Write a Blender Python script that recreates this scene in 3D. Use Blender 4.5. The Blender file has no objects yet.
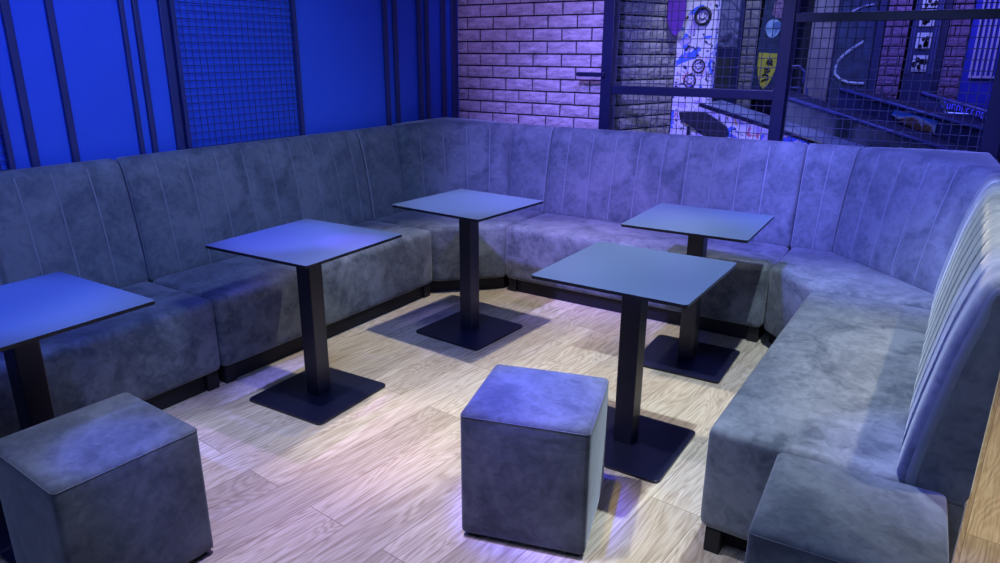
import bpy, bmesh, math, random
from mathutils import Vector, Matrix, noise

random.seed(7)
C = bpy.context.scene.collection
PI = math.pi

# ------------------------------------------------------------------ materials
def new_mat(name):
    m = bpy.data.materials.new(name)
    m.use_nodes = True
    nt = m.node_tree
    b = nt.nodes['Principled BSDF']
    return m, nt, b

def simple(name, col, rough=0.5, metal=0.0, emit=None, estr=0.0, var=0.12, scale=9.0, bump=0.0, bscale=60.0, spec=None):
    """plain painted / metal surface with a little procedural unevenness"""
    m, nt, b = new_mat(name)
    tc = nt.nodes.new('ShaderNodeTexCoord')
    n = nt.nodes.new('ShaderNodeTexNoise'); n.inputs['Scale'].default_value = scale; n.inputs['Detail'].default_value = 4
    nt.links.new(tc.outputs['Object'], n.inputs['Vector'])
    r = nt.nodes.new('ShaderNodeValToRGB')
    r.color_ramp.elements[0].position = 0.3; r.color_ramp.elements[1].position = 0.7
    r.color_ramp.elements[0].color = tuple(c * (1 - var) for c in col) + (1,)
    r.color_ramp.elements[1].color = tuple(min(1, c * (1 + var)) for c in col) + (1,)
    nt.links.new(n.outputs['Fac'], r.inputs['Fac'])
    nt.links.new(r.outputs['Color'], b.inputs['Base Color'])
    b.inputs['Roughness'].default_value = rough
    b.inputs['Metallic'].default_value = metal
    if spec is not None: b.inputs['Specular IOR Level'].default_value = spec
    if emit:
        b.inputs['Emission Color'].default_value = tuple(emit) + (1,)
        b.inputs['Emission Strength'].default_value = estr
    if bump:
        n2 = nt.nodes.new('ShaderNodeTexNoise'); n2.inputs['Scale'].default_value = bscale; n2.inputs['Detail'].default_value = 5
        nt.links.new(tc.outputs['Object'], n2.inputs['Vector'])
        bp = nt.nodes.new('ShaderNodeBump'); bp.inputs['Strength'].default_value = bump; bp.inputs['Distance'].default_value = 0.01
        nt.links.new(n2.outputs['Fac'], bp.inputs['Height']); nt.links.new(bp.outputs['Normal'], b.inputs['Normal'])
    return m

def suede(name, dark, light, seed=0.0):
    m, nt, b = new_mat(name)
    tc = nt.nodes.new('ShaderNodeTexCoord')
    mp = nt.nodes.new('ShaderNodeMapping'); mp.inputs['Location'].default_value = (seed, seed * 1.7, seed * .3)
    nt.links.new(tc.outputs['Object'], mp.inputs['Vector'])
    a = nt.nodes.new('ShaderNodeTexNoise'); a.inputs['Scale'].default_value = 4.6; a.inputs['Detail'].default_value = 4
    a.inputs['Roughness'].default_value = 0.58; a.inputs['Distortion'].default_value = 0.9
    nt.links.new(mp.outputs['Vector'], a.inputs['Vector'])
    f = nt.nodes.new('ShaderNodeTexNoise'); f.inputs['Scale'].default_value = 24; f.inputs['Detail'].default_value = 3
    f.inputs['Distortion'].default_value = 1.2
    nt.links.new(mp.outputs['Vector'], f.inputs['Vector'])
    mx = nt.nodes.new('ShaderNodeMath'); mx.operation = 'MULTIPLY_ADD'
    mx.inputs[1].default_value = 0.33
    nt.links.new(f.outputs['Fac'], mx.inputs[0]); 
    sc = nt.nodes.new('ShaderNodeMath'); sc.operation = 'MULTIPLY'; sc.inputs[1].default_value = 0.72
    nt.links.new(a.outputs['Fac'], sc.inputs[0]); nt.links.new(sc.outputs[0], mx.inputs[2])
    r = nt.nodes.new('ShaderNodeValToRGB')
    r.color_ramp.elements[0].position = 0.40; r.color_ramp.elements[1].position = 0.64
    r.color_ramp.elements[0].color = tuple(dark) + (1,); r.color_ramp.elements[1].color = tuple(light) + (1,)
    nt.links.new(mx.outputs[0], r.inputs['Fac'])
    nt.links.new(r.outputs['Color'], b.inputs['Base Color'])
    b.inputs['Roughness'].default_value = 0.85
    b.inputs['Specular IOR Level'].default_value = 0.15
    b.inputs['Sheen Weight'].default_value = 0.35
    b.inputs['Sheen Roughness'].default_value = 0.4
    b.inputs['Sheen Tint'].default_value = (0.85, 0.9, 1, 1)
    g = nt.nodes.new('ShaderNodeTexNoise'); g.inputs['Scale'].default_value = 110; g.inputs['Detail'].default_value = 3
    nt.links.new(tc.outputs['Object'], g.inputs['Vector'])
    ad = nt.nodes.new('ShaderNodeMath'); ad.operation = 'MULTIPLY_ADD'; ad.inputs[1].default_value = 3.0
    nt.links.new(a.outputs['Fac'], ad.inputs[0]); nt.links.new(g.outputs['Fac'], ad.inputs[2])
    bp = nt.nodes.new('ShaderNodeBump'); bp.inputs['Strength'].default_value = 0.12; bp.inputs['Distance'].default_value = 0.006
    nt.links.new(ad.outputs[0], bp.inputs['Height']); nt.links.new(bp.outputs['Normal'], b.inputs['Normal'])
    return m

def wood_floor():
    m, nt, b = new_mat('oak_plank_floor')
    tc = nt.nodes.new('ShaderNodeTexCoord')
    mp = nt.nodes.new('ShaderNodeMapping')
    mp.inputs['Rotation'].default_value = (0, 0, math.radians(-85))
    nt.links.new(tc.outputs['Object'], mp.inputs['Vector'])
    def brick(c1, c2, mortar):
        t = nt.nodes.new('ShaderNodeTexBrick')
        t.offset = 0.37; t.offset_frequency = 2; t.squash = 1.0
        t.inputs['Scale'].default_value = 1.0
        t.inputs['Brick Width'].default_value = 1.28
        t.inputs['Row Height'].default_value = 0.185
        t.inputs['Mortar Size'].default_value = 0.0016
        t.inputs['Mortar Smooth'].default_value = 0.2
        t.inputs['Bias'].default_value = 0.0
        t.inputs['Color1'].default_value = c1; t.inputs['Color2'].default_value = c2; t.inputs['Mortar'].default_value = mortar
        nt.links.new(mp.outputs['Vector'], t.inputs['Vector'])
        return t
    rnd = brick((0, 0, 0, 1), (1, 1, 1, 1), (0.5, 0.5, 0.5, 1))
    # grain: coordinates stretched along the plank and shifted plank by plank
    st = nt.nodes.new('ShaderNodeMapping'); st.inputs['Scale'].default_value = (0.60, 3.4, 1)
    nt.links.new(mp.outputs['Vector'], st.inputs['Vector'])
    sh = nt.nodes.new('ShaderNodeVectorMath'); sh.operation = 'MULTIPLY_ADD'
    sh.inputs[1].default_value = (7.3, 13.1, 5.0)
    nt.links.new(rnd.outputs['Color'], sh.inputs[0]); nt.links.new(st.outputs['Vector'], sh.inputs[2])
    g1 = nt.nodes.new('ShaderNodeTexNoise'); g1.inputs['Scale'].default_value = 1.6; g1.inputs['Detail'].default_value = 3
    g1.inputs['Distortion'].default_value = 0.5
    nt.links.new(sh.outputs['Vector'], g1.inputs['Vector'])
    # contour lines of the noise = cathedral grain
    ring = nt.nodes.new('ShaderNodeMath'); ring.operation = 'MULTIPLY'; ring.inputs[1].default_value = 150.0
    nt.links.new(g1.outputs['Fac'], ring.inputs[0])
    sn = nt.nodes.new('ShaderNodeMath'); sn.operation = 'SINE'; nt.links.new(ring.outputs[0], sn.inputs[0])
    g2 = nt.nodes.new('ShaderNodeTexNoise'); g2.inputs['Scale'].default_value = 9; g2.inputs['Detail'].default_value = 7
    g2.inputs['Roughness'].default_value = 0.7
    s2 = nt.nodes.new('ShaderNodeMapping'); s2.inputs['Scale'].default_value = (0.8, 4.0, 1)
    nt.links.new(sh.outputs['Vector'], s2.inputs['Vector'])
    nt.links.new(s2.outputs['Vector'], g2.inputs['Vector'])
    mixg = nt.nodes.new('ShaderNodeMath'); mixg.operation = 'MULTIPLY_ADD'; mixg.inputs[1].default_value = 0.075
    nt.links.new(sn.outputs[0], mixg.inputs[0]); nt.links.new(g2.outputs['Fac'], mixg.inputs[2])
    r = nt.nodes.new('ShaderNodeValToRGB')
    e = r.color_ramp.elements
    e[0].position = 0.25; e[0].color = (0.27, 0.205, 0.15, 1)
    e[1].position = 0.66; e[1].color = (0.62, 0.56, 0.455, 1)
    x = e.new(0.47); x.color = (0.48, 0.41, 0.31, 1)
    nt.links.new(mixg.outputs[0], r.inputs['Fac'])
    tint = brick((0.74, 0.72, 0.70, 1), (1.10, 1.09, 1.08, 1), (0.45, 0.40, 0.37, 1))
    mu = nt.nodes.new('ShaderNodeMix'); mu.data_type = 'RGBA'; mu.blend_type = 'MULTIPLY'
    mu.inputs['Factor'].default_value = 1.0
    nt.links.new(r.outputs['Color'], mu.inputs['A']); nt.links.new(tint.outputs['Color'], mu.inputs['B'])
    nt.links.new(mu.outputs['Result'], b.inputs['Base Color'])
    b.inputs['Roughness'].default_value = 0.48
    b.inputs['Specular IOR Level'].default_value = 0.35
    bp = nt.nodes.new('ShaderNodeBump'); bp.inputs['Strength'].default_value = 0.25; bp.inputs['Distance'].default_value = 0.002
    nt.links.new(mixg.outputs[0], bp.inputs['Height']); nt.links.new(bp.outputs['Normal'], b.inputs['Normal'])
    return m

def brick_mat(name, c1, c2, scale=9):
    m, nt, b = new_mat(name)
    tc = nt.nodes.new('ShaderNodeTexCoord')
    n = nt.nodes.new('ShaderNodeTexNoise'); n.inputs['Scale'].default_value = scale; n.inputs['Detail'].default_value = 8
    n.inputs['Roughness'].default_value = 0.7
    mp = nt.nodes.new('ShaderNodeMapping'); mp.inputs['Scale'].default_value = (1, 1, 2.6)
    nt.links.new(tc.outputs['Object'], mp.inputs['Vector']); nt.links.new(mp.outputs['Vector'], n.inputs['Vector'])
    r = nt.nodes.new('ShaderNodeValToRGB')
    r.color_ramp.elements[0].position = 0.33; r.color_ramp.elements[1].position = 0.62
    r.color_ramp.elements[0].color = tuple(c1) + (1,); r.color_ramp.elements[1].color = tuple(c2) + (1,)
    nt.links.new(n.outputs['Fac'], r.inputs['Fac']); nt.links.new(r.outputs['Color'], b.inputs['Base Color'])
    b.inputs['Roughness'].default_value = 0.9
    n2 = nt.nodes.new('ShaderNodeTexNoise'); n2.inputs['Scale'].default_value = 38; n2.inputs['Detail'].default_value = 8
    nt.links.new(mp.outputs['Vector'], n2.inputs['Vector'])
    bp = nt.nodes.new('ShaderNodeBump'); bp.inputs['Strength'].default_value = 0.7; bp.inputs['Distance'].default_value = 0.012
    nt.links.new(n2.outputs['Fac'], bp.inputs['Height']); nt.links.new(bp.outputs['Normal'], b.inputs['Normal'])
    return m

def graffiti_mat(name, base=(0.62, 0.62, 0.80), scale=6.0):
    """white plaster with sprayed blue, black, pink and ochre patches"""
    m, nt, b = new_mat(name)
    tc = nt.nodes.new('ShaderNodeTexCoord')
    prev = None
    specs = [((0.05, 0.13, 0.75), 3.1, 0.585, 0.60, 0.0), ((0.42, 0.36, 0.75), 4.3, 0.57, 0.60, 3.1), ((0.50, 0.16, 0.30), 6.2, 0.65, 0.67, 7.7),
             ((0.50, 0.38, 0.12), 6.8, 0.68, 0.70, 11.3), ((0.02, 0.02, 0.08), 7.5, 0.635, 0.65, 21.0)]
    for col, s, lo, hi, off in specs:
        mp = nt.nodes.new('ShaderNodeMapping'); mp.inputs['Location'].default_value = (off, off * .7, off * .3)
        nt.links.new(tc.outputs['Object'], mp.inputs['Vector'])
        n = nt.nodes.new('ShaderNodeTexNoise'); n.inputs['Scale'].default_value = s * scale / 3.2; n.inputs['Detail'].default_value = 2
        n.inputs['Distortion'].default_value = 1.5
        nt.links.new(mp.outputs['Vector'], n.inputs['Vector'])
        r = nt.nodes.new('ShaderNodeMapRange'); r.inputs['From Min'].default_value = lo; r.inputs['From Max'].default_value = hi
        nt.links.new(n.outputs['Fac'], r.inputs['Value'])
        mx = nt.nodes.new('ShaderNodeMix'); mx.data_type = 'RGBA'
        nt.links.new(r.outputs['Result'], mx.inputs['Factor'])
        if prev is None: mx.inputs['A'].default_value = tuple(base) + (1,)
        else: nt.links.new(prev, mx.inputs['A'])
        mx.inputs['B'].default_value = tuple(col) + (1,)
        prev = mx.outputs['Result']
    nt.links.new(prev, b.inputs['Base Color'])
    b.inputs['Roughness'].default_value = 0.8
    return m

def mottled(name, cols, scale=4.0, rough=0.7):
    """patchy painted surface from several colours"""
    m, nt, b = new_mat(name)
    tc = nt.nodes.new('ShaderNodeTexCoord')
    n = nt.nodes.new('ShaderNodeTexNoise'); n.inputs['Scale'].default_value = scale; n.inputs['Detail'].default_value = 4; n.inputs['Distortion'].default_value = 1.0
    nt.links.new(tc.outputs['Object'], n.inputs['Vector'])
    r = nt.nodes.new('ShaderNodeValToRGB'); r.color_ramp.interpolation = 'LINEAR'
    k = len(cols)
    while len(r.color_ramp.elements) < k: r.color_ramp.elements.new(0.5)
    for i, c in enumerate(cols):
        r.color_ramp.elements[i].position = 0.32 + 0.36 * i / max(1, k - 1)
        r.color_ramp.elements[i].color = tuple(c) + (1,)
    nt.links.new(n.outputs['Fac'], r.inputs['Fac']); nt.links.new(r.outputs['Color'], b.inputs['Base Color'])
    b.inputs['Roughness'].default_value = rough
    return m

M = {}
M['suede'] = suede('grey_suede', (0.082, 0.101, 0.130), (0.175, 0.198, 0.230))
M['suede_seat'] = suede('grey_suede_seat', (0.068, 0.082, 0.105), (0.180, 0.200, 0.235), 4.2)
M['suede_pouf'] = suede('grey_suede_pouf', (0.052, 0.063, 0.082), (0.115, 0.132, 0.160), 9.1)
M['piping'] = simple('suede_piping', (0.10, 0.115, 0.145), 0.85)
M['seam'] = simple('seam_welt_sheen', (0.19, 0.218, 0.262), 0.8)  # paler than the suede: sheen along the seam ridges put into the colour
M['black'] = simple('black_lacquer', (0.008, 0.008, 0.012), 0.35)
M['black_matt'] = simple('black_matt_wood', (0.006, 0.006, 0.010), 0.7)
M['powder'] = simple('black_powder_coat', (0.008, 0.009, 0.026), 0.38, bump=0.05, bscale=400)
M['laminate'] = simple('grey_laminate', (0.076, 0.116, 0.215), 0.30, var=0.03, scale=40)
M['floor'] = wood_floor()
M['blue_wall'] = simple('blue_light_wall', (0.022, 0.095, 0.66), 0.62, var=0.04, scale=3)  # grey wall, with the blue light on it put into the colour
M['batten'] = simple('dark_blue_batten', (0.022, 0.030, 0.14), 0.5)
M['wire_wall'] = simple('dark_wire', (0.020, 0.030, 0.14), 0.5)
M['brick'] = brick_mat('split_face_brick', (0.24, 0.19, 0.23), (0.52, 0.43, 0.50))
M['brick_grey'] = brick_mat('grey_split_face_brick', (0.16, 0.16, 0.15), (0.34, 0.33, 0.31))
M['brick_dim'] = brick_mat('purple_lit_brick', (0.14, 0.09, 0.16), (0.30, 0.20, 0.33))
M['mortar'] = simple('dark_mortar', (0.012, 0.012, 0.022), 0.95)
M['frame_blue'] = simple('dark_navy_steel', (0.006, 0.008, 0.040), 0.35)
M['wire'] = simple('galvanised_wire', (0.055, 0.06, 0.11), 0.4)
M['dark_wall'] = simple('dark_navy_wall', (0.016, 0.018, 0.050), 0.8)
M['ceiling'] = simple('black_ceiling', (0.010, 0.010, 0.018), 0.9)
M['graffiti'] = graffiti_mat('graffiti_paint')
M['purple'] = simple('purple_paint', (0.10, 0.02, 0.30), 0.5)
M['navy_panel'] = simple('navy_panel', (0.020, 0.028, 0.10), 0.55)
M['deck'] = simple('dark_ramp_deck', (0.010, 0.012, 0.030), 0.5)
M['ramp_grey'] = mottled('blue_grey_ramp_side', [(0.03, 0.04, 0.09), (0.10, 0.13, 0.19), (0.16, 0.19, 0.24)], 3.0)
M['ramp_navy'] = mottled('navy_ramp_side', [(0.010, 0.014, 0.045), (0.03, 0.04, 0.13), (0.05, 0.06, 0.20)], 3.0)
M['edge_blue'] = simple('blue_ramp_edge', (0.07, 0.085, 0.26), 0.4)
M['lamp_blue'] = simple('blue_led_letters', (0.05, 0.07, 0.8), 0.4, emit=(0.06, 0.06, 1.0), estr=0.35)
M['poster_grey'] = mottled('grey_blue_poster', [(0.02, 0.025, 0.07), (0.10, 0.11, 0.22), (0.26, 0.28, 0.42), (0.05, 0.05, 0.10)], 7.0)
M['olive'] = mottled('dark_olive_board', [(0.015, 0.02, 0.03), (0.07, 0.08, 0.07)], 5.0)
M['yellow'] = simple('yellow_paint', (0.62, 0.60, 0.06), 0.5)
M['ink'] = simple('black_ink', (0.004, 0.004, 0.010), 0.6)
M['skyblue'] = mottled('pale_blue_paint', [(0.08, 0.16, 0.34), (0.26, 0.44, 0.62), (0.45, 0.62, 0.75)], 9.0)
M['pinkish'] = mottled('purple_pink_paint', [(0.03, 0.02, 0.06), (0.20, 0.13, 0.24), (0.42, 0.30, 0.38)], 12.0)
M['teal_dark'] = mottled('dark_teal_paint', [(0.010, 0.020, 0.05), (0.03, 0.06, 0.13)], 8.0)
M['concrete'] = mottled('grey_plaster_pillar', [(0.10, 0.10, 0.13), (0.22, 0.22, 0.25)], 4.0)
M['swoosh'] = simple('pale_swoosh_paint', (0.34, 0.42, 0.55), 0.6)
M['photo_white'] = simple('photo_white', (0.66, 0.74, 0.74), 0.4)
M['stripe_white'] = simple('white_bars', (0.50, 0.48, 0.66), 0.5)
M['stripe_blue'] = simple('royal_blue_paint', (0.02, 0.03, 0.42), 0.5)
M['sky_mural'] = simple('mural_sky', (0.05, 0.22, 0.62), 0.6)
M['rock_mural'] = mottled('mural_rock', [(0.05, 0.03, 0.03), (0.26, 0.13, 0.06), (0.42, 0.26, 0.14)], 14.0)
M['cloud_mural'] = simple('mural_cloud', (0.55, 0.62, 0.70), 0.6)
M['chrome'] = simple('pale_metal', (0.55, 0.60, 0.70), 0.3, metal=0.7)
M['lens'] = simple('lamp_lens', (0.6, 0.6, 0.6), 0.3, emit=(1, 0.95, 0.9), estr=1.5)

# ------------------------------------------------------------------ object helpers
def link_mesh(name, bm, mats, parent=None, smooth=False):
    me = bpy.data.meshes.new(name)
    bmesh.ops.recalc_face_normals(bm, faces=bm.faces)
    bm.to_mesh(me); bm.free()
    if not isinstance(mats, (list, tuple)): mats = [mats]
    for m in mats: me.materials.append(m)
    if smooth:
        for p in me.polygons: p.use_smooth = True
    o = bpy.data.objects.new(name, me); C.objects.link(o)
    if parent: o.parent = parent
    return o

def thing(name, label, cat, loc=(0, 0, 0), rotz=0.0, group=None):
    o = bpy.data.objects.new(name, None); C.objects.link(o)
    o.empty_display_size = 0.1
    o.location = loc; o.rotation_euler = (0, 0, rotz)
    o['label'] = label; o['category'] = cat
    if group: o['group'] = group
    return o

def tag(o, label, cat, group=None):
    o['label'] = label; o['category'] = cat
    if group: o['group'] = group
    return o

def structure(o, label=None):
    o['kind'] = 'structure'
    if label: o['label'] = label
    return o

def box(bm, lo, hi, mi=0, bev=0.0, seg=2, mat=None):
    lo = Vector(lo); hi = Vector(hi)
    r = bmesh.ops.create_cube(bm, size=1.0)
    vs = r['verts']; c = (lo + hi) / 2; d = hi - lo
    for v in vs: v.co = Vector((v.co.x * d.x, v.co.y * d.y, v.co.z * d.z)) + c
    fs = set(f for v in vs for f in v.link_faces)
    for f in fs: f.material_index = mi
    if bev:
        es = list(set(e for v in vs for e in v.link_edges))
        rr = bmesh.ops.bevel(bm, geom=es, offset=bev, segments=seg, profile=0.5, affect='EDGES')
        vs = list(set(v for f in rr['faces'] for v in f.verts) | set(v for v in vs if v.is_valid))
        for f in rr['faces']: f.material_index = mi
    if mat is not None:
        for v in vs:
            if v.is_valid: v.co = mat @ v.co
    return vs

def prism(bm, poly, z0, z1, mi=0, bev=0.0, seg=3):
    """plan polygon (x, y) extruded from z0 to z1"""
    vb = [bm.verts.new((x, y, z0)) for x, y in poly]; vt = [bm.verts.new((x, y, z1)) for x, y in poly]
    fs = [bm.faces.new(vb[::-1]), bm.faces.new(vt)]
    n = len(poly)
    for i in range(n): fs.append(bm.faces.new((vb[i], vb[(i + 1) % n], vt[(i + 1) % n], vt[i])))
    for f in fs: f.material_index = mi
    if bev:
        es = list(set(e for f in fs for e in f.edges))
        rr = bmesh.ops.bevel(bm, geom=es, offset=bev, segments=seg, profile=0.5, affect='EDGES')
        for f in rr['faces']: f.material_index = mi
    return fs

def front_prism(bm, poly, y0, y1, mi=0):
    """elevation polygon (x, z) extruded from y0 to y1"""
    a = [bm.verts.new((x, y0, z)) for x, z in poly]; b = [bm.verts.new((x, y1, z)) for x, z in poly]
    fs = [bm.faces.new(a), bm.faces.new(b[::-1])]
    n = len(poly)
    for i in range(n): fs.append(bm.faces.new((a[i], b[i], b[(i + 1) % n], a[(i + 1) % n])))
    for f in fs: f.material_index = mi
    return fs

def tube(bm, pts, r, n=8, mi=0, closed=False):
    pts = [Vector(p) for p in pts]; rings = []
    k = len(pts)
    for i, p in enumerate(pts):
        if closed: t = pts[(i + 1) % k] - pts[i - 1]
        else: t = pts[min(i + 1, k - 1)] - pts[max(i - 1, 0)]
        t.normalize()
        a = Vector((0, 0, 1)) if abs(t.z) < 0.9 else Vector((1, 0, 0))
        u = t.cross(a).normalized(); w = t.cross(u)
        rings.append([bm.verts.new(p + r * (math.cos(2 * PI * j / n) * u + math.sin(2 * PI * j / n) * w)) for j in range(n)])
    m = k if closed else k - 1
    for i in range(m):
        A, B = rings[i], rings[(i + 1) % k]
        for j in range(n):
            f = bm.faces.new((A[j], A[(j + 1) % n], B[(j + 1) % n], B[j])); f.material_index = mi
    if not closed:
        bm.faces.new(rings[0][::-1]).material_index = mi; bm.faces.new(rings[-1]).material_index = mi

def rounded_rect(w, d, r, n=5):
    out = []
    for cx, cy, a0 in ((w / 2 - r, d / 2 - r, 0), (-w / 2 + r, d / 2 - r, 90), (-w / 2 + r, -d / 2 + r, 180), (w / 2 - r, -d / 2 + r, 270)):
        for i in range(n + 1):
            a = math.radians(a0 + 90 * i / n); out.append((cx + r * math.cos(a), cy + r * math.sin(a)))
    return out

def soft_box(bm, lo, hi, r=0.03, puff=(0, 0, 0), n=14):
    """upholstered block: rounded edges, faces swelling a little"""
    lo = Vector(lo); hi = Vector(hi); c = (lo + hi) / 2; h = (hi - lo) / 2
    def axis(hh):
        rr = r / hh
        a = [-1 + rr * k for k in (0, .12, .3, .55, 1.0)]
        inner = [a[-1] + (-2 * a[-1]) * i / n for i in range(1, n)]
        return a + inner + [-x for x in a[::-1]]
    X, Y, Z = axis(h.x), axis(h.y), axis(h.z)
    cache = {}
    def vert(x, y, z):
        key = (round(x, 5), round(y, 5), round(z, 5))
        if key in cache: return cache[key]
        p = Vector((x * h.x, y * h.y, z * h.z))
        q = Vector([max(-(h[i] - r), min(h[i] - r, p[i])) for i in range(3)])
        d = p - q
        if d.length > 1e-9: d = d.normalized() * r
        p = q + d
        wx, wy, wz = 1 - x * x, 1 - y * y, 1 - z * z
        p += Vector((math.copysign(puff[0], x) * abs(x) ** 4 * wy * wz, math.copysign(puff[1], y) * abs(y) ** 4 * wx * wz, math.copysign(puff[2], z) * abs(z) ** 4 * wx * wy))
        v = bm.verts.new(p + c); cache[key] = v
        return v
    def quad(a, b, c_, d):
        try: bm.faces.new((a, b, c_, d))
        except ValueError: pass
    for s in (-1, 1):
        for i in range(len(X) - 1):
            for j in range(len(Y) - 1): quad(vert(X[i], Y[j], s), vert(X[i + 1], Y[j], s), vert(X[i + 1], Y[j + 1], s), vert(X[i], Y[j + 1], s))
            for j in range(len(Z) - 1): quad(vert(X[i], s, Z[j]), vert(X[i + 1], s, Z[j]), vert(X[i + 1], s, Z[j + 1]), vert(X[i], s, Z[j + 1]))
        for i in range(len(Y) - 1):
            for j in range(len(Z) - 1): quad(vert(s, Y[i], Z[j]), vert(s, Y[i + 1], Z[j]), vert(s, Y[i + 1], Z[j + 1]), vert(s, Y[i], Z[j + 1]))

# ------------------------------------------------------------------ the sofa modules
# local frame of a bench: x along its width, y from the seat front (0) to the rear (0.665), z up
BACK_FRONT = [(0.515, 0.43), (0.508, 0.455), (0.509, 0.49), (0.517, 0.56), (0.528, 0.64), (0.541, 0.72), (0.554, 0.80), (0.568, 0.87), (0.581, 0.92), (0.591, 0.958),
              (0.602, 0.990), (0.613, 1.013), (0.625, 1.029), (0.638, 1.038), (0.650, 1.040)]
DEPTH = 0.682

def back_mesh(W, seams, depth=None, s0=0.0, s1=0.0, r_end=0.022, y0=0.0, z_rise=0.0):
    """lofted back: channels between vertical seams; depth(x) gives the rear; s0, s1 mitre the two ends"""
    bm = bmesh.new()
    xs = set()
    for k in range(7): a = r_end * (1 - math.cos(k / 6 * PI / 2)); xs.add(round(a, 5)); xs.add(round(W - a, 5))
    edges = [r_end] + list(seams) + [W - r_end]
    for a, b in zip(edges[:-1], edges[1:]):
        for k in range(1, 9): xs.add(round(a + (b - a) * k / 9, 5))
    offs = {-0.018: 0.0055, -0.010: 0.0085, -0.0052: 0.0130, -0.0034: 0.0056, 0.0: 0.0046, 0.0034: 0.0056, 0.0052: 0.0130, 0.010: 0.0085, 0.018: 0.0055}
    for s in seams:
        for o_ in offs: xs.add(round(s + o_, 5))
    xs = sorted(xs)
    prof0 = BACK_FRONT
    def groove(x, z):
        g = 0.0
        for s in seams:
            d = abs(x - s)
            if d < 0.0185:
                ks = sorted(offs); dd = x - s
                for a, b in zip(ks[:-1], ks[1:]):
                    if a - 1e-6 <= dd <= b + 1e-6:
                        t = (dd - a) / (b - a); g = max(g, offs[a] * (1 - t) + offs[b] * t); break
            elif d < 0.085: g = max(g, 0.0055 * (1 - (d - 0.018) / 0.067) ** 2)
        if z > 0.965: g *= max(0.0, 1 - (z - 0.965) / 0.05)
        return g
    rows = []
    for x in xs:
        D = depth(x) if depth else DEPTH
        e = min(x, W - x); ins = 0.0
        if e < r_end: ins = r_end - math.sqrt(max(0, r_end ** 2 - (r_end - e) ** 2))
        t = x / W
        row = []
        def put(d, z):
            k = min(max(d - 0.508, 0), 0.20)
            sh = -(1 - t) * s0 * k + t * s1 * k
            row.append(bm.verts.new((x + sh, y0 + d, z)))
        for d, z in prof0:
            g = groove(x, z)
            zz = z + (z_rise * math.sin(PI * t) if z > 0.95 else 0)
            put(min(d + g + ins * min(1, max(0.25, (1.06 - z) / 0.12)), D - 0.012), zz - ins * 0.7 * min(1, max(0, (z - 0.93) / 0.08)))
        top = 1.040 + z_rise * math.sin(PI * t)
        for f in (0.0,):
            put(D - 0.009, top - ins * .7)
        rr = min(ins, 0.012) * .5
        put(D - 0.003 - rr, top - 0.006 - ins * .7)
        put(D - rr, top - 0.016 - ins * .7)
        put(D - rr, 0.75); put(D - rr, 0.455); put(D - rr - 0.01, 0.43)
        rows.append(row)
    n = len(rows[0])
    for ia, (A, B) in enumerate(zip(rows[:-1], rows[1:])):
        for j in range(n):
            f = bm.faces.new((A[j], A[(j + 1) % n], B[(j + 1) % n], B[j])); f.smooth = True
            xm = (xs[ia] + xs[ia + 1]) / 2
            if j < 11 and any(abs(xm - s) < 0.0036 for s in seams): f.material_index = 1
            if j < 14 and 0.0008 < min(xm, W - xm) < 0.006: f.material_index = 1
    a = bm.faces.new(rows[0]); b = bm.faces.new(rows[-1][::-1]); a.smooth = b.smooth = False
    return bm

def leg_block(parent, x, y):
    bm = bmesh.new(); box(bm, (x - 0.03, y - 0.025, 0), (x + 0.03, y + 0.025, 0.0875), bev=0.003)
    return link_mesh('leg', bm, M['black_matt'], parent)

def straight_bench(label, loc, rotz, W, seams, r_end=0.030):
    t = thing('bench_sofa', label, 'sofa', loc, rotz, 'grey suede bench modules of the U-shaped seating')
    bm = bmesh.new(); soft_box(bm, (0.004, 0, 0.088), (W - 0.004, 0.535, 0.45), 0.032, (0.004, 0.008, 0.010))
    link_mesh('seat', bm, M['suede_seat'], t, True)
    o = link_mesh('backrest', back_mesh(W - 0.006, [s - 0.003 for s in seams], r_end=r_end), [M['suede'], M['seam']], t)
    o.location.x = 0.003
    bm = bmesh.new(); box(bm, (0.006, 0.537, 0.088), (W - 0.006, 0.676, 0.438), bev=0.012)
    link_mesh('back_base', bm, M['suede'], t, False)
    bm = bmesh.new(); box(bm, (0.085, 0.040, 0), (W - 0.085, 0.65, 0.0875))
    link_mesh('plinth', bm, M['black_matt'], t)
    for x in (0.05, W - 0.05):
        leg_block(t, x, 0.048)
    for x in (0.05, W - 0.05): leg_block(t, x, 0.62)
    return t

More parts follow.
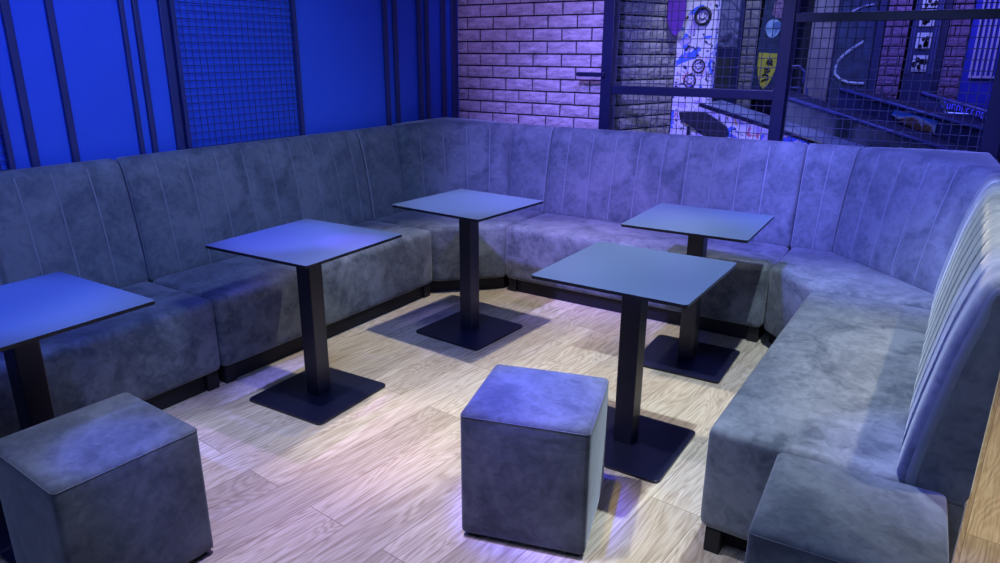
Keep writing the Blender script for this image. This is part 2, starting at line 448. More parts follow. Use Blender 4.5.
def corner_bench(label, loc, rotz, a, b, seams1, seams_d, seams2):
    """a: x of the second wing's seat front; b: how far the second wing runs towards -y"""
    t = thing('corner_sofa', label, 'sofa', loc, rotz, 'grey suede corner modules of the U-shaped seating')
    cut = 0.54
    xi, yi = a + 0.508, 0.508           # junction lines of the two wings
    X1 = xi - cut; Y2 = yi - cut
    seat = [(0.004, 0.0), (a, -b + 0.004), (xi + 0.02, -b + 0.004), (xi + 0.02, Y2 + 0.01), (X1 + 0.01, yi + 0.02), (0.004, yi + 0.02)]
    bm = bmesh.new(); prism(bm, seat, 0.088, 0.455, bev=0.032, seg=5)
    link_mesh('seat', bm, M['suede_seat'], t, True)
    k = math.tan(math.radians(22.5))
    o = link_mesh('backrest', back_mesh(X1, seams1, s0=0, s1=k, r_end=0.012), [M['suede'], M['seam']], t); o.location = (0.0, 0, 0)
    # second wing, rotated -90 degrees: local x -> -y
    o = link_mesh('backrest', back_mesh(Y2 + b, seams2, s0=k, s1=0, r_end=0.012), [M['suede'], M['seam']], t)
    o.rotation_euler = (0, 0, -PI / 2); o.location = (a, Y2, 0)
    # diagonal back filling the corner
    L = cut * math.sqrt(2)
    def depth(x): return 0.508 + 0.174 + max(0.0, min(x, L - x)) * 0.98
    o = link_mesh('backrest', back_mesh(L, seams_d, depth=depth, s0=k, s1=k, r_end=0.026, z_rise=0.018), [M['suede'], M['seam']], t)
    o.rotation_euler = (0, 0, -PI / 4)
    nrm = Vector((math.sin(PI / 4), math.cos(PI / 4)))
    o.location = (X1 - 0.508 * nrm.x, yi - 0.508 * nrm.y, 0)
    ins = 0.075
    pl = [(0.03, ins), (a + ins * .6, -b + 0.03), (a + 0.62, -b + 0.03), (a + 0.62, 0.62), (0.03, 0.62)]
    bm = bmesh.new(); prism(bm, pl, 0.0, 0.0875)
    link_mesh('plinth', bm, M['black_matt'], t)
    bb = [(0.01, yi + 0.03), (X1 + 0.02, yi + 0.03), (xi + 0.03, Y2 + 0.02), (xi + 0.03, -b + 0.01), (a + 0.67, -b + 0.01), (a + 0.67, 0.67), (0.01, 0.67)]
    bm = bmesh.new(); prism(bm, bb, 0.088, 0.438)
    link_mesh('back_base', bm, M['suede'], t)
    return t

SF_L, SF_B, SF_R = -2.78, 3.83, -0.515       # seat front lines
V_LC, V_RC, U_LC, U_RC = 3.49, 3.58, -2.455, -0.77
V_L = 1.872
straight_bench('grey suede bench at the left end of the row along the blue wall', (SF_L, V_L - 1.64, 0), PI / 2, 1.64, [0.345, 0.515, 0.68, 0.85, 1.0, 1.165, 1.315, 1.475])
straight_bench('grey suede bench along the blue wall behind the middle left table', (SF_L, V_L, 0), PI / 2, V_LC - V_L,
               [v - V_L for v in (2.04, 2.215, 2.385, 2.555, 2.725, 2.89, 3.06, 3.225, 3.385)])
corner_bench('grey suede corner seat in front of the blue wall and purple brick', (SF_L, V_LC, 0), PI / 2, SF_B - V_LC, U_LC - SF_L, [], [0.155, 0.31, 0.465, 0.62], [])
straight_bench('violet lit suede bench standing below the brick and the mesh fence', (U_LC, SF_B, 0), 0, U_RC - U_LC,
               [u - U_LC for u in (-2.305, -2.125, -1.955, -1.787, -1.62, -1.455, -1.293, -1.134, -0.975)])
corner_bench('violet lit corner seat below the mesh fence with wide angled back', (U_RC, SF_B, 0), 0, SF_R - U_RC, SF_B - V_RC, [0.12], [0.155, 0.31, 0.465, 0.62], [0.10])
straight_bench('pale lit suede bench at the right with its end panel towards us', (SF_R, V_RC, 0), -PI / 2, V_RC - 1.958,
               [0.12, 0.285, 0.45, 0.615, 0.78, 0.945, 1.11, 1.275, 1.44], 0.048)

# ------------------------------------------------------------------ tables
def table_parts(t):
    bm = bmesh.new(); prism(bm, rounded_rect(0.598, 0.598, 0.014), 0.738, 0.750, mi=1)
    for f in bm.faces:
        if f.normal.z > 0.9 or (len(f.verts) > 4 and all(v.co.z > 0.745 for v in f.verts)): f.material_index = 0
    link_mesh('tabletop', bm, [M['laminate'], M['black']], t)
    bm = bmesh.new(); box(bm, (-0.04, -0.04, 0.0115), (0.04, 0.04, 0.730), bev=0.004)
    link_mesh('pedestal', bm, M['powder'], t)
    bm = bmesh.new(); prism(bm, rounded_rect(0.30, 0.30, 0.02), 0.729, 0.7385)
    link_mesh('mounting_plate', bm, M['powder'], t)
    bm = bmesh.new(); prism(bm, rounded_rect(0.453, 0.453, 0.022), 0.002, 0.012, bev=0.002, seg=2)
    link_mesh('base_plate', bm, M['powder'], t)

tables = [
    (-2.449, 0.93, 1.4, 'square cafe table cut off by the left edge, blue lit grey top'),
    (-2.357, 2.068, 2.5, 'square cafe table before the blue wall, top turning violet at its right'),
    (-2.234, 3.121, -3.3, 'square cafe table standing deepest in the left corner, pale lit top'),
    (-0.975, 2.466, 0.1, 'square cafe table right behind the middle pouf'),
    (-1.046, 3.429, 2.1, 'square cafe table beside the back bench, behind the nearer table'),
]
for i, (x, y, r, lab) in enumerate(tables):
    if i == 0:
        t0 = t = thing('cafe_table', lab, 'table', (x, y, 0), math.radians(r), 'square pedestal tables inside the seating'); table_parts(t)
    else:
        t = t0.copy(); C.objects.link(t); t.location = (x, y, 0); t.rotation_euler = (0, 0, math.radians(r)); t['label'] = lab
        for ch in t0.children:
            if ch.type == 'MESH':
                c = ch.copy(); C.objects.link(c); c.parent = t

# ------------------------------------------------------------------ poufs
def pouf_parts(t):
    bm = bmesh.new(); soft_box(bm, (-0.207, -0.207, 0.018), (0.207, 0.207, 0.458), 0.016, (0.004, 0.004, 0.008), n=12)
    link_mesh('cover', bm, M['suede_pouf'], t, True)
    bm = bmesh.new()
    pts = [(x, y, 0.446) for x, y in rounded_rect(0.412, 0.412, 0.016, 4)]
    tube(bm, pts, 0.0020, 6, closed=True)
    link_mesh('piping', bm, M['piping'], t, True)
    for sx in (-1, 1):
        for sy in (-1, 1):
            bm = bmesh.new(); box(bm, (sx * 0.165 - 0.022, sy * 0.165 - 0.022, 0), (sx * 0.165 + 0.022, sy * 0.165 + 0.022, 0.02))
            link_mesh('foot', bm, M['black_matt'], t)

poufs = [(-2.010, 0.900, -2.5, 'grey suede cube pouf beside the cut off left table'),
         (-1.043, 1.842, 16.5, 'grey suede cube pouf in the middle of the floor, blue lit top'),
         (-0.082, 1.738, 3.0, 'grey suede cube pouf against the end of the right bench')]
for i, (x, y, r, lab) in enumerate(poufs):
    if i == 0:
        p0 = t = thing('cube_pouf', lab, 'pouf', (x, y, 0), math.radians(r), 'grey suede cube poufs'); pouf_parts(t)
    else:
        t = p0.copy(); C.objects.link(t); t.location = (x, y, 0); t.rotation_euler = (0, 0, math.radians(r)); t['label'] = lab
        if i == 1: t.scale = (1.0, 0.955, 1.012)
        for ch in p0.children:
            c = ch.copy(); C.objects.link(c); c.parent = t

# ------------------------------------------------------------------ room shell
UW, VB = -3.50, 4.76          # blue wall surface, brick face
TOP = 3.2
bm = bmesh.new(); box(bm, (-3.7, -1.5, -0.1), (3.2, 9.2, 0)); structure(link_mesh('floor', bm, M['floor']), 'light oak plank floor')
bm = bmesh.new(); box(bm, (-3.7, -1.5, TOP), (3.2, 9.2, TOP + 0.1)); structure(link_mesh('ceiling', bm, M['ceiling']), 'black ceiling')
bm = bmesh.new(); box(bm, (UW - 0.15, -1.5, 0), (UW, 4.9, TOP)); structure(link_mesh('wall_left', bm, M['blue_wall']), 'blue lit wall at the left')

def brick_wall(name, length, zoff, joint, pitch, course, mats, height=TOP, depth=0.05, rough=0.006, mortar=0.011):
    """wall of single split-face bricks along local x, facing local -y"""
    bm = bmesh.new()
    box(bm, (0, 0.012, 0), (length, depth, height), mi=1)
    nrow = int(height / course) + 2
    z0 = zoff - math.ceil(zoff / course) * course
    for r in range(nrow):
        za = z0 + r * course + mortar / 2; zb = z0 + (r + 1) * course - mortar / 2
        za = max(za, 0.0); zb = min(zb, height)
        if zb - za < 0.01: continue
        par = round((za - zoff) / course) % 2
        x = joint + (pitch / 2 if par else 0) - 20 * pitch
        while x < length:
            xa, xb = max(x + mortar / 2, 0), min(x + pitch - mortar / 2, length)
            if xb - xa > 0.02:
                nx, nz = max(2, int((xb - xa) / 0.022)), 4
                g = []
                lift = random.uniform(-0.002, 0.003)
                for i in range(nx + 1):
                    col = []
                    for j in range(nz + 1):
                        px = xa + (xb - xa) * i / nx; pz = za + (zb - za) * j / nz
                        ed = (i in (0, nx)) or (j in (0, nz))
                        yy = -lift + (0.004 if ed else -rough * 1.2 * noise.noise(Vector((px * 30, r * 3.1, pz * 55))) - 0.002)
                        col.append(bm.verts.new((px, yy, pz)))
                    g.append(col)
                for i in range(nx):
                    for j in range(nz): bm.faces.new((g[i][j], g[i + 1][j], g[i + 1][j + 1], g[i][j + 1]))
                per = [g[i][0] for i in range(nx + 1)] + [g[nx][j] for j in range(1, nz + 1)] + [g[i][nz] for i in range(nx - 1, -1, -1)] + [g[0][j] for j in range(nz - 1, 0, -1)]
                bk = [bm.verts.new((v.co.x, 0.013, v.co.z)) for v in per]
                for i in range(len(per)): bm.faces.new((per[i], bk[i], bk[(i + 1) % len(per)], per[(i + 1) % len(per)]))
            x += pitch
    return link_mesh(name, bm, mats)

# front of the brick pillar (x = u + 3.5)
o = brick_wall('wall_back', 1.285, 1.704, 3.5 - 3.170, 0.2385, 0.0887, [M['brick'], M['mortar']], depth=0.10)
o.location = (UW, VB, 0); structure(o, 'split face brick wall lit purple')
# its return running away behind the mesh
d = Vector((-1.985 + 2.205, 5.5 - 4.79)); 
o = brick_wall('wall_return', d.length, 1.704, 0.10, 0.2385, 0.0887, [M['brick_grey'], M['mortar']], depth=0.06)
o.location = (-2.205, 4.79, 0); o.rotation_euler = (0, 0, math.atan2(d.y, d.x)); structure(o, 'grey brick return wall behind the mesh')
bm = bmesh.new(); box(bm, (-3.6, 8.6, 0), (3.2, 8.75, TOP)); structure(link_mesh('wall_far', bm, M['dark_wall']), 'dark far wall')
bm = bmesh.new(); box(bm, (3.1, -1.5, 0), (3.2, 8.75, TOP)); structure(link_mesh('wall_right', bm, M['dark_wall']), 'dark right wall')

# battens on the blue wall
for i, (va, vb) in enumerate([(a - 0.026, b - 0.030) for a, b in [(1.545, 1.585), (1.725, 1.762), (2.058, 2.086), (2.125, 2.158), (2.262, 2.312), (3.910, 3.955), (4.012, 4.058), (4.275, 4.322), (4.364, 4.408), (4.558, 4.612), (4.69, 4.755)]]):
    bm = bmesh.new(); box(bm, (UW, va, 0), (UW + 0.020, vb, TOP), bev=0.006)
    structure(link_mesh('trim_%d' % (i + 1), bm, M['batten']), 'dark vertical batten on the blue wall')

def wire_grid(bm, axis, a0, a1, z0, z1, pitch_a, pitch_z, r, plane, mi=0):
    """welded wires; axis 'y' = lies in a u-plane, 'x' = in a v-plane"""
    def P(a, z, off=0): return (plane + off, a, z) if axis == 'y' else (a, plane + off, z)
    n = int((a1 - a0) / pitch_a)
    for i in range(n + 1):
        a = a0 + (a1 - a0 - n * pitch_a) / 2 + i * pitch_a
        tube(bm, [P(a, z0), P(a, z1)], r, 4, mi)
    n = int((z1 - z0) / pitch_z)
    for i in range(n + 1):
        z = z0 + i * pitch_z
        tube(bm, [P(a0, z, r * 1.6), P(a1, z, r * 1.6)], r, 4, mi)

def wall_mesh(label, va, vb, left_bar, right_bar):
    t = thing('wire_mesh_panel', label, 'mesh panel', (UW, (va + vb) / 2, 0), 0, 'wire mesh panels on the blue wall')
    c = (va + vb) / 2
    bm = bmesh.new(); wire_grid(bm, 'y', va - c, vb - c, 0.5, TOP - 0.02, 0.0405, 0.0385, 0.0024, 0.018)
    link_mesh('wire_mesh', bm, M['wire_wall'], t)
    for a in (va, vb):
        bm = bmesh.new(); box(bm, (0.0, a - c - 0.012, 0.48), (0.034, a - c + 0.012, TOP - 0.01), bev=0.003)
        link_mesh('frame_bar', bm, M['batten'], t)
    return t
wall_mesh('blue lit wire mesh panel mounted on the middle of the blue wall', 2.300, 3.090, 0, 0)
wall_mesh('wire mesh panel cut off by the left edge of the photo', 0.66, 1.435, 0, 0)

# ------------------------------------------------------------------ fence between the seating and the play hall
FV = 4.705
t = thing('mesh_fence', 'navy steel frame fence of wire mesh behind the back bench', 'fence', (-1.0, FV, 0))
def fpart(name, lo, hi, m='frame_blue', bev=0.004):
    bm = bmesh.new(); box(bm, (lo[0] + 1.0, lo[1] - FV, lo[2]), (hi[0] + 1.0, hi[1] - FV, hi[2]), bev=bev)
    return link_mesh(name, bm, M[m], t)
for ua, ub in ((-2.205, -2.125), (-1.045, -0.972), (0.062, 0.150)):
    fpart('post', (ua, FV - 0.045, 0), (ub, FV + 0.045, TOP - 0.01))
fpart('rail', (-2.127, FV - 0.03, 1.265), (-1.043, FV + 0.03, 1.322))
fpart('rail', (-0.974, FV - 0.03, 1.715), (0.064, FV + 0.03, 1.765))
fpart('rail', (-2.127, FV - 0.03, 0.15), (-1.043, FV + 0.03, 0.21))
fpart('rail', (-0.974, FV - 0.03, 0.15), (0.064, FV + 0.03, 0.21))
for a, b in ((-2.127, -1.043), (-0.974, 0.064), (0.148, 1.1)):
    bm = bmesh.new(); wire_grid(bm, 'x', a + 1.0, b + 1.0, 0.2, TOP - 0.02, 0.046, 0.0570, 0.0024, 0.012)
    link_mesh('wire_mesh', bm, M['wire'], t)
lt = fpart('latch_bar', (-2.385, FV - 0.065, 1.378), (-2.17, FV - 0.045, 1.408))
bm = bmesh.new(); bmesh.ops.create_cone(bm, cap_ends=True, segments=12, radius1=0.012, radius2=0.012, depth=0.02,
                                       matrix=Matrix.Translation((-1.365, -0.072, 1.393)) @ Matrix.Rotation(PI / 2, 4, 'X'))
link_mesh('bolt', bm, M['frame_blue'], lt)

# ------------------------------------------------------------------ play hall behind the fence
# graffiti wall piece beside the brick return
bm = bmesh.new(); box(bm, (-1.985, 5.52, 0), (-1.70, 5.60, TOP)); o = link_mesh('graffiti_pillar', bm, M['graffiti'])
tag(o, 'white pillar covered with blue and black graffiti behind the mesh', 'pillar')
bm = bmesh.new()
def ring(cx, cz, r, w, y):
    n = 28
    pts = [(cx + r * math.cos(2 * PI * k / n), y, cz + r * 1.05 * math.sin(2 * PI * k / n)) for k in range(n)]
    tube(bm, pts, w, 6, closed=True)
ring(-1.80, 1.80, 0.055, 0.012, 5.515); ring(-1.80, 1.445, 0.045, 0.006, 5.515); ring(-1.86, 1.335, 0.045, 0.006, 5.515)
for cx, cz in ((-1.80, 1.80), (-1.80, 1.445), (-1.86, 1.335)):
    tube(bm, [(cx - .02, 5.515, cz - .01), (cx, 5.515, cz - .022), (cx + .02, 5.515, cz - .008)], 0.004, 5)
    tube(bm, [(cx - .012, 5.515, cz + .012), (cx - .010, 5.515, cz + .022)], 0.004, 5); tube(bm, [(cx + .012, 5.515, cz + .012), (cx + .012, 5.515, cz + .022)], 0.004, 5)
d_ = link_mesh('graffiti_drawing', bm, M['ink'], o)

# purple board on the brick return
bm = bmesh.new()
pp = [(-0.05, 0.5)] + [(-0.052 + 0.004 * k, 0.10 - 0.018 * k) for k in range(5)] + [(-0.015, -0.015), (0.0, -0.025), (0.015, -0.015)] + [(0.036 + 0.004 * k, 0.028 + 0.018 * k) for k in range(5)] + [(0.05, 0.5)]
front_prism(bm, pp, -0.015, 0.0)
o = link_mesh('surfboard', bm, M['purple']); o.location = (-1.965, 5.40, 1.685); o.rotation_euler = (0, 0, math.radians(30)); o.scale = (1.25, 1, 1)
tag(o, 'purple pointed board hanging on the grey brick behind the mesh', 'board')

# sloping ramps, one behind the other; (u, z) of the top line's start and its slope
def ramp(label, v, u0, u1, z_at, slope, dv, side, edge, zb=0.0, deck='deck'):
    t = thing('skate_ramp', label, 'ramp', (u0, v, 0), 0, 'sloping ramps behind the mesh fence')
    L = u1 - u0; za = z_at; zb_ = z_at - slope * L
    bm = bmesh.new(); front_prism(bm, [(0, zb), (L, zb), (L, zb_ - 0.03), (0, za - 0.03)], 0.0, 0.03)
    link_mesh('side_panel', bm, M[side], t)
    bm = bmesh.new(); front_prism(bm, [(0, za - 0.031), (L, zb_ - 0.031), (L, zb_ - 0.005), (0, za - 0.005)], 0.03, dv)
    link_mesh('deck', bm, M[deck], t)
    bm = bmesh.new(); tube(bm, [(0, 0.0, za - 0.012), (L, 0.0, zb_ - 0.012)], 0.016, 8)
    link_mesh('coping', bm, M[edge], t, True)
    return t
r1 = ramp('graffiti covered ramp closest behind the mesh fence', 5.50, -1.76, 0.40, 1.176, 0.262, 0.55, 'graffiti', 'frame_blue', deck='ramp_grey')
r2 = ramp('blue grey ramp second behind the mesh fence', 6.20, -1.37, 0.60, 1.237, 0.283, 0.6, 'ramp_grey', 'edge_blue')
r3 = ramp('navy ramp with a painted mountain picture on its side', 6.90, -1.00, 0.80, 1.260, 0.256, 0.6, 'ramp_navy', 'edge_blue')
r4 = ramp('dark ramp with small blue lit letters, farthest back', 7.60, -0.42, 0.90, 1.22, 0.27, 0.3, 'ramp_navy', 'edge_blue')
# dark board propped in front of the graffiti
t = thing('tilted_board', 'large dark board propped tilted in front of the graffiti ramp', 'board', (-1.70, 5.44, 0))
bm = bmesh.new()
bp = [(-0.20, 1.105), (-0.185, 1.05), (-0.10, 1.00), (0.08, 0.935), (0.125, 0.90), (0.17, 0.925), (0.185, 0.975), (0.17, 1.015), (0.10, 1.06), (0.0, 1.115)]
front_prism(bm, bp, 0.0, 0.035); link_mesh('panel', bm, M['deck'], t)
for x, z in ((-0.12, 1.0), (0.12, 0.92)):
    bm = bmesh.new(); tube(bm, [(x, 0.018, 0), (x, 0.018, z)], 0.012, 8); link_mesh('leg', bm, M['frame_blue'], t)
# mountain picture on ramp r3
t = thing('mountain_picture', 'small picture of orange rocks under blue sky on the navy ramp', 'picture', (-0.57, 6.885, 0))
def quadstrip(name, poly, m, y):
    bm = bmesh.new(); front_prism(bm, poly, y, y + 0.006); return link_mesh(name, bm, M[m], t)
quadstrip('sky', [(0, 1.055), (0.02, 1.10), (0.34, 1.02), (0.335, 0.93), (0.16, 0.975)], 'sky_mural', 0.0)
quadstrip('cloud', [(0, 1.058), (0.08, 1.045), (0.18, 1.055), (0.27, 1.015), (0.335, 0.985), (0.335, 0.925), (0.16, 0.965), (0.08, 1.01)], 'cloud_mural', -0.005)
quadstrip('rocks', [(0.06, 1.025), (0.11, 1.035), (0.15, 1.045), (0.20, 1.02), (0.235, 0.97), (0.25, 0.995), (0.30, 0.98), (0.325, 0.93), (0.20, 0.945), (0.11, 0.985)], 'rock_mural', -0.010)
# blue letters on the farthest ramp
t = thing('letter_sign', 'row of small blue glowing letters on the farthest ramp', 'sign', (-0.24, 7.575, 1.095))
rs = random.Random(3)
for k in range(12):
    bm = bmesh.new(); x = k * 0.038; z = -k * 0.0099
    h = 0.045
    tube(bm, [(x, 0, z), (x, 0, z + h)], 0.005, 5)
    if rs.random() < .8: tube(bm, [(x, 0, z + h), (x + .022, 0, z + h - .004)], 0.004, 5)
    if rs.random() < .7: tube(bm, [(x, 0, z), (x + .022, 0, z - .004)], 0.004, 5)
    if rs.random() < .6: tube(bm, [(x + .022, 0, z), (x + .022, 0, z + h)], 0.004, 5)
    link_mesh('letter', bm, M['lamp_blue'], t)
# pale Y-shaped bracket
bm = bmesh.new(); tube(bm, [(-0.245, 6.88, 1.215), (-0.21, 6.88, 1.15), (-0.175, 6.88, 1.09)], 0.012, 6); tube(bm, [(-0.20, 6.88, 1.095), (-0.17, 6.88, 1.09), (-0.03, 6.88, 1.085)], 0.009, 6)
o = link_mesh('forked_stand', bm, M['chrome']); tag(o, 'thin pale forked metal stand above the mountain picture', 'stand')

# display case with two posters
PV = 8.0
t = thing('display_case', 'dark display case with a grey poster over an olive board', 'display case', (-2.29, PV, 0))
bm = bmesh.new(); box(bm, (-0.20, 0, 0), (0.115, 0.2, TOP - .1)); link_mesh('case', bm, M['navy_panel'], t)
bm = bmesh.new(); box(bm, (-0.19, -0.02, 1.60), (0.075, 0, 2.6), bev=0.004); link_mesh('poster', bm, M['poster_grey'], t)
bm = bmesh.new(); box(bm, (-0.15, -0.02, 1.15), (0.06, 0, 1.50), bev=0.004); link_mesh('board', bm, M['olive'], t)

def brick_strip(name, label, u0, u1, v, mats, cat='pillar'):
    o = brick_wall(name, u1 - u0, 1.70, 0.05, 0.22, 0.09, mats, height=TOP - 0.02, depth=0.2, mortar=0.010)
    o.location = (u0, v, 0); tag(o, label, cat); return o
brick_strip('brick_pillar', 'narrow grey brick pillar left of the yellow sign', -2.165, -2.015, PV, [M['brick_grey'], M['mortar']])

# tall banner with yellow shield
t = thing('hanging_banner', 'tall dark banner with a yellow pointed shield and pale helmet figure', 'banner', (-1.885, PV, 0))
bm = bmesh.new(); box(bm, (-0.125, 0, 1.12), (0.125, 0.04, 2.5), bev=0.004); link_mesh('panel', bm, M['teal_dark'], t)
bm = bmesh.new()
sh = [(-0.10, 1.545), (0.105, 1.545), (0.10, 1.42), (0.07, 1.30), (0.03, 1.21), (0.0, 1.185), (-0.03, 1.21), (-0.07, 1.30), (-0.095, 1.42)]
front_prism(bm, sh, -0.012, 0.0); shd = link_mesh('shield', bm, M['yellow'], t)
bm = bmesh.new()
def stroke(pts): tube(bm, [(x, -0.016, z + .02) for x, z in pts], 0.009, 5)
stroke([(0.03, 1.47), (0.05, 1.44), (0.02, 1.415), (-0.005, 1.43), (0.0, 1.46), (0.03, 1.435), (0.055, 1.41)])
stroke([(0.035, 1.385), (0.04, 1.35), (-0.01, 1.335), (-0.015, 1.365), (0.02, 1.37)])
stroke([(-0.03, 1.30), (0.0, 1.315), (0.03, 1.30), (0.035, 1.27), (0.0, 1.26), (-0.03, 1.24)])
link_mesh('lettering', bm, M['ink'], shd)
bm = bmesh.new()
hp = [(0.0 + 0.085 * math.cos(a) * (1.0 if math.sin(a) > -.3 else .8), 1.785 + 0.09 * math.sin(a)) for a in [2 * PI * k / 20 for k in range(20)]]
front_prism(bm, hp, -0.012, 0.0); link_mesh('helmet_figure', bm, M['skyblue'], t)
bm = bmesh.new(); front_prism(bm, [(-0.03, 1.92), (0.02, 1.88), (0.10, 1.90), (0.12, 2.05), (0.06, 2.16), (-0.02, 2.1)], -0.012, 0.0); link_mesh('face_figure', bm, M['pinkish'], t)
t.rotation_euler = (0, math.radians(3.0), 0); t.location.x -= 0.075

# chair-like metal frame
t = thing('metal_chair', 'thin dark blue metal chair frame right of the fence post', 'chair', (-1.46, 7.2, 0))
bm = bmesh.new()
tube(bm, [(-0.16, 0, 1.22), (0.06, 0, 1.24), (0.10, 0, 1.28), (0.10, 0, 1.38), (0.05, 0, 1.43), (-0.16, 0, 1.42)], 0.012, 6); link_mesh('back_frame', bm, M['edge_blue'], t)
for x in (-0.14, 0.08):
    for y in (0.0, 0.35):
        bm = bmesh.new(); tube(bm, [(x, y, 0), (x, y, 1.225)], 0.012, 6); link_mesh('leg', bm, M['edge_blue'], t)
bm = bmesh.new(); box(bm, (-0.16, 0, 1.08), (0.10, 0.36, 1.11), bev=0.008); link_mesh('seat', bm, M['deck'], t)

# plaster pillar, mural, purple brick pillar, photo strip
bm = bmesh.new(); box(bm, (-1.50, PV, 0), (-1.275, PV + 0.25, TOP - .05), bev=0.01); o = link_mesh('plaster_pillar', bm, M['concrete']); tag(o, 'plain grey plaster pillar left of the swoosh mural', 'pillar')
t = thing('swoosh_mural', 'dark blue mural board with a pale curved swoosh', 'mural', (-1.10, PV, 0))
bm = bmesh.new(); box(bm, (-0.17, 0.05, 0), (0.175, 0.09, 2.6)); link_mesh('board', bm, M['teal_dark'], t)
bm = bmesh.new()
sw = [(0.09, 1.655), (0.04, 1.62), (-0.02, 1.575), (-0.07, 1.53), (-0.11, 1.48), (-0.135, 1.41), (-0.13, 1.345), (-0.08, 1.30), (0.0, 1.268), (0.10, 1.26), (0.15, 1.262)]
tube(bm, [(x, 0.046, z) for x, z in sw], 0.016, 6)
tube(bm, [(-0.10, 0.046, 1.88), (-0.04, 0.046, 1.94), (0.03, 0.046, 1.975), (0.13, 0.046, 1.99)], 0.010, 6)
link_mesh('swoosh', bm, M['swoosh'], t)
bm = bmesh.new(); box(bm, (-0.915, PV + .02, 0), (-0.845, PV + 0.2, TOP - .1)); o = link_mesh('dark_column', bm, M['navy_panel']); tag(o, 'dark navy column between the swoosh mural and purple brick', 'column')
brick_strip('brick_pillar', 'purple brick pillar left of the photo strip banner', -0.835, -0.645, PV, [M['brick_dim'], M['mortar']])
t = thing('photo_banner', 'blue banner with a column of small black and white photos', 'banner', (-0.50, PV - 0.02, 0))
bm = bmesh.new(); box(bm, (-0.115, 0, 0), (0.115, 0.02, 2.4)); link_mesh('panel', bm, M['navy_panel'], t)
for x in (-0.108, -0.085, 0.085, 0.108):
    bm = bmesh.new(); box(bm, (x - .005, -0.012, 1.36), (x + .005, 0, 2.39)); link_mesh('stripe', bm, M['edge_blue'], t)
for k, z in enumerate((1.385, 1.585, 1.785, 1.945)):
    bm = bmesh.new(); box(bm, (-0.060, -0.012, z), (0.060, 0, z + 0.145)); f = link_mesh('photo', bm, M['photo_white'], t)
    bm = bmesh.new(); rs = random.Random(k + 5)
    for q in range(7):
        cx = rs.uniform(-0.045, 0.045); cz = z + rs.uniform(0.02, 0.11); w = rs.uniform(.010, .022)
        front_prism(bm, [(cx + w * math.cos(a), cz + 1.4 * w * math.sin(a)) for a in [2 * PI * j / 9 for j in range(9)]], -0.016, -0.012)
    link_mesh('photo_figures', bm, M['ink'], f)
bm = bmesh.new(); box(bm, (-0.385, PV + .06, 0), (-0.325, PV + 0.2, TOP - .1)); o = link_mesh('dark_column', bm, M['navy_panel']); tag(o, 'dark navy column right of the photo strip banner', 'column')
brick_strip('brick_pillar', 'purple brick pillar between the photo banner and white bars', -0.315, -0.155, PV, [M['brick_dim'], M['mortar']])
t = thing('barred_panel', 'royal blue panel with upright white bars at the far right', 'panel', (0.08, PV, 0))
bm = bmesh.new(); box(bm, (-0.225, 0.03, 0), (0.40, 0.05, 2.5)); link_mesh('panel', bm, M['stripe_blue'], t)
for k in range(12):
    bm = bmesh.new(); x = -0.165 + k * 0.040; box(bm, (x - .008, 0, 1.355), (x + .008, 0.02, 2.5)); link_mesh('bar', bm, M['stripe_white'], t)
bm = bmesh.new(); box(bm, (-0.175, -0.002, 1.335), (0.285, 0.022, 1.355)); link_mesh('sill_bar', bm, M['stripe_white'], t)

# ------------------------------------------------------------------ lights
def spot(name, loc, target, power, col, angle=70, blend=0.4, size=0.03):
    l = bpy.data.lights.new(name, 'SPOT'); l.energy = power; l.color = col; l.spot_size = math.radians(angle); l.spot_blend = blend; l.shadow_soft_size = size
    o = bpy.data.objects.new(name, l); C.objects.link(o); o.location = loc
    o.rotation_euler = (Vector(target) - Vector(loc)).to_track_quat('-Z', 'Y').to_euler()
    return o
def area(name, loc, target, power, col, sx, sy):
    l = bpy.data.lights.new(name, 'AREA'); l.shape = 'RECTANGLE'; l.size = sx; l.size_y = sy; l.energy = power; l.color = col
    o = bpy.data.objects.new(name, l); C.objects.link(o); o.location = loc
    o.rotation_euler = (Vector(target) - Vector(loc)).to_track_quat('-Z', 'Y').to_euler()
    return o

WHITE = (1.0, 0.95, 0.84); VIOLET = (0.25, 0.23, 1.0); PURPLE = (0.60, 0.32, 1.0); YEL = (1.0, 0.76, 0.26); DEEP = (0.09, 0.11, 1.0)
spot('ceiling_spot_white', (-1.95, 3.02, 3.1), (-1.85, 3.0, 0), 250, WHITE, 58, 0.6)
spot('ceiling_spot_white', (-1.45, 1.20, 3.1), (-1.45, 1.45, 0), 235, (0.92, 0.95, 1.0), 54, 0.6)
spot('ceiling_spot_white', (-0.38, 2.75, 3.1), (-0.32, 2.8, 0), 370, (0.74, 0.88, 1.0), 60, 0.6)
spot('ceiling_spot_white', (0.9, 2.3, 3.1), (0.9, 2.6, 0), 300, (1.0, 0.84, 0.58), 60, 0.6)
spot('ceiling_spot_purple', (-2.35, 2.35, 3.1), (-2.1, 1.65, 0), 150, PURPLE, 28, 0.9)
spot('ceiling_spot_purple', (-1.0, 0.6, 3.1), (-1.35, 1.40, 0), 170, PURPLE, 28, 0.9)
spot('ceiling_spot_yellow', (-1.7, 2.0, 3.1), (-1.85, 1.95, 0), 100, YEL, 20, 0.9)
spot('ceiling_spot_yellow', (-0.9, 3.2, 3.1), (-1.5, 3.2, 0), 60, YEL, 26, 0.9)
spot('ceiling_spot_yellow', (-0.9, 1.4, 3.1), (-0.8, 1.9, 0), 120, YEL, 14, 0.9)
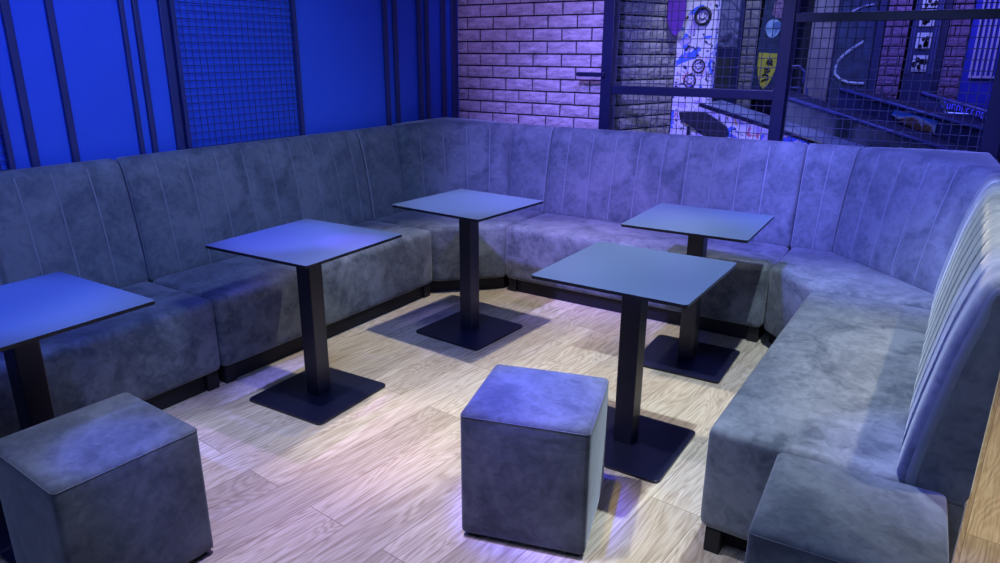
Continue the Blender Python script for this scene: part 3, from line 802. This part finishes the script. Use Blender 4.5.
# violet wash on the back bench and right corner
spot('ceiling_spot_violet', (-1.4, 1.6, 3.1), (-1.85, 4.5, 0.80), 1080, VIOLET, 48, 0.8, 0.06)
spot('ceiling_spot_violet', (-1.2, 2.0, 3.1), (-0.25, 4.25, 0.85), 950, (0.18, 0.20, 1.0), 38, 0.8, 0.06)
spot('ceiling_spot_violet', (-1.6, 2.35, 2.9), (0.02, 2.1, 0.72), 420, (0.18, 0.18, 1.0), 17, 0.9, 0.04)
spot('ceiling_spot_purple', (-1.8, 2.4, 3.1), (-1.95, 4.05, 0.45), 200, (0.50, 0.25, 1.0), 26, 0.9, 0.04)
# blue beams on tables and poufs
spot('ceiling_spot_blue', (-1.1, 1.5, 3.1), (-1.05, 1.83, 0.45), 1250, (0.05, 0.05, 1.0), 14, 0.9, 0.03)
spot('ceiling_spot_blue', (-1.5, 0.4, 3.1), (-1.90, 0.90, 0.45), 560, DEEP, 8.5, 0.9, 0.03)
spot('ceiling_spot_blue', (-2.7, 0.6, 3.1), (-2.5, 0.95, 0.75), 520, (0.15, 0.23, 1.0), 20, 0.8, 0.03)
spot('ceiling_spot_blue', (-2.7, 1.9, 3.1), (-2.5, 2.05, 0.75), 520, (0.20, 0.21, 1.0), 17, 0.8, 0.03)
spot('ceiling_spot_purple', (-2.0, 2.3, 3.1), (-2.17, 2.15, 0.75), 400, (0.38, 0.12, 1.0), 9, 0.9, 0.03)
spot('ceiling_spot_violet', (-2.4, 3.0, 3.1), (-2.25, 3.12, 0.75), 280, (0.35, 0.36, 1.0), 19, 0.8, 0.03)
spot('ceiling_spot_pink', (-2.45, 2.7, 3.0), (-2.72, 4.76, 1.75), 145, (0.42, 0.27, 1.0), 44, 0.7, 0.06)
area('blue_wall_wash', (-2.35, 1.2, 3.1), (-3.5, 1.1, 0.9), 50, (0.03, 0.07, 1.0), 0.3, 2.4)
area('seating_wash_blue', (-1.0, 0.2, 3.0), (-2.6, 2.6, 0.4), 36, (0.33, 0.48, 1.0), 1.4, 1.4)
spot('seating_wash_white', (-0.7, 2.1, 3.05), (-3.35, 2.5, 0.62), 175, (0.45, 0.62, 1.0), 66, 0.9, 0.25)
spot('added_fill_white', (0.25, 0.6, 2.9), (0.0, 1.9, 0.6), 32, (0.85, 0.92, 1.0), 45, 0.9, 0.1)  # added fill to brighten the right bench's end, no fixture of its own
spot('floor_glow_blue', (0.75, 2.5, 0.35), (0.17, 2.15, 0.15), 10, (0.10, 0.08, 1.0), 70, 0.8)
area('hall_wash_blue', (-0.8, 6.4, 3.1), (-0.8, 6.6, 0), 70, (0.14, 0.17, 1.0), 2.0, 2.0)
spot('hall_spot_white', (-1.3, 4.95, 3.1), (-1.65, 5.55, 1.15), 130, (0.62, 0.64, 1.0), 50, 0.6)
spot('hall_spot_purple', (-0.4, 6.6, 3.1), (-0.4, 8.0, 1.6), 60, (0.40, 0.28, 1.0), 70, 0.6)
spot('hall_spot_grey', (-1.8, 6.5, 3.1), (-2.0, 8.0, 1.5), 60, (0.65, 0.72, 1.0), 60, 0.6)

w = bpy.data.worlds.new('world'); bpy.context.scene.world = w; w.use_nodes = True
bg = w.node_tree.nodes['Background']; bg.inputs['Color'].default_value = (0.10, 0.14, 0.45, 1); bg.inputs['Strength'].default_value = 0.2

# ------------------------------------------------------------------ camera
cam = bpy.data.cameras.new('camera'); co = bpy.data.objects.new('camera', cam); C.objects.link(co)
cam.sensor_width = 36.0; cam.lens = 708.7 / 1000 * 36.0; cam.clip_start = 0.05
R = Matrix.Rotation(math.radians(33.0), 4, 'Z') @ Matrix.Rotation(math.radians(90 - 17.915), 4, 'X') @ Matrix.Rotation(math.radians(0.306), 4, 'Z')
co.matrix_world = Matrix.Translation((0, 0, 1.536)) @ R
bpy.context.scene.camera = co

vs = bpy.context.scene.view_settings
vs.view_transform = 'Standard'; vs.look = 'None'; vs.exposure = 0.0; vs.gamma = 1.0
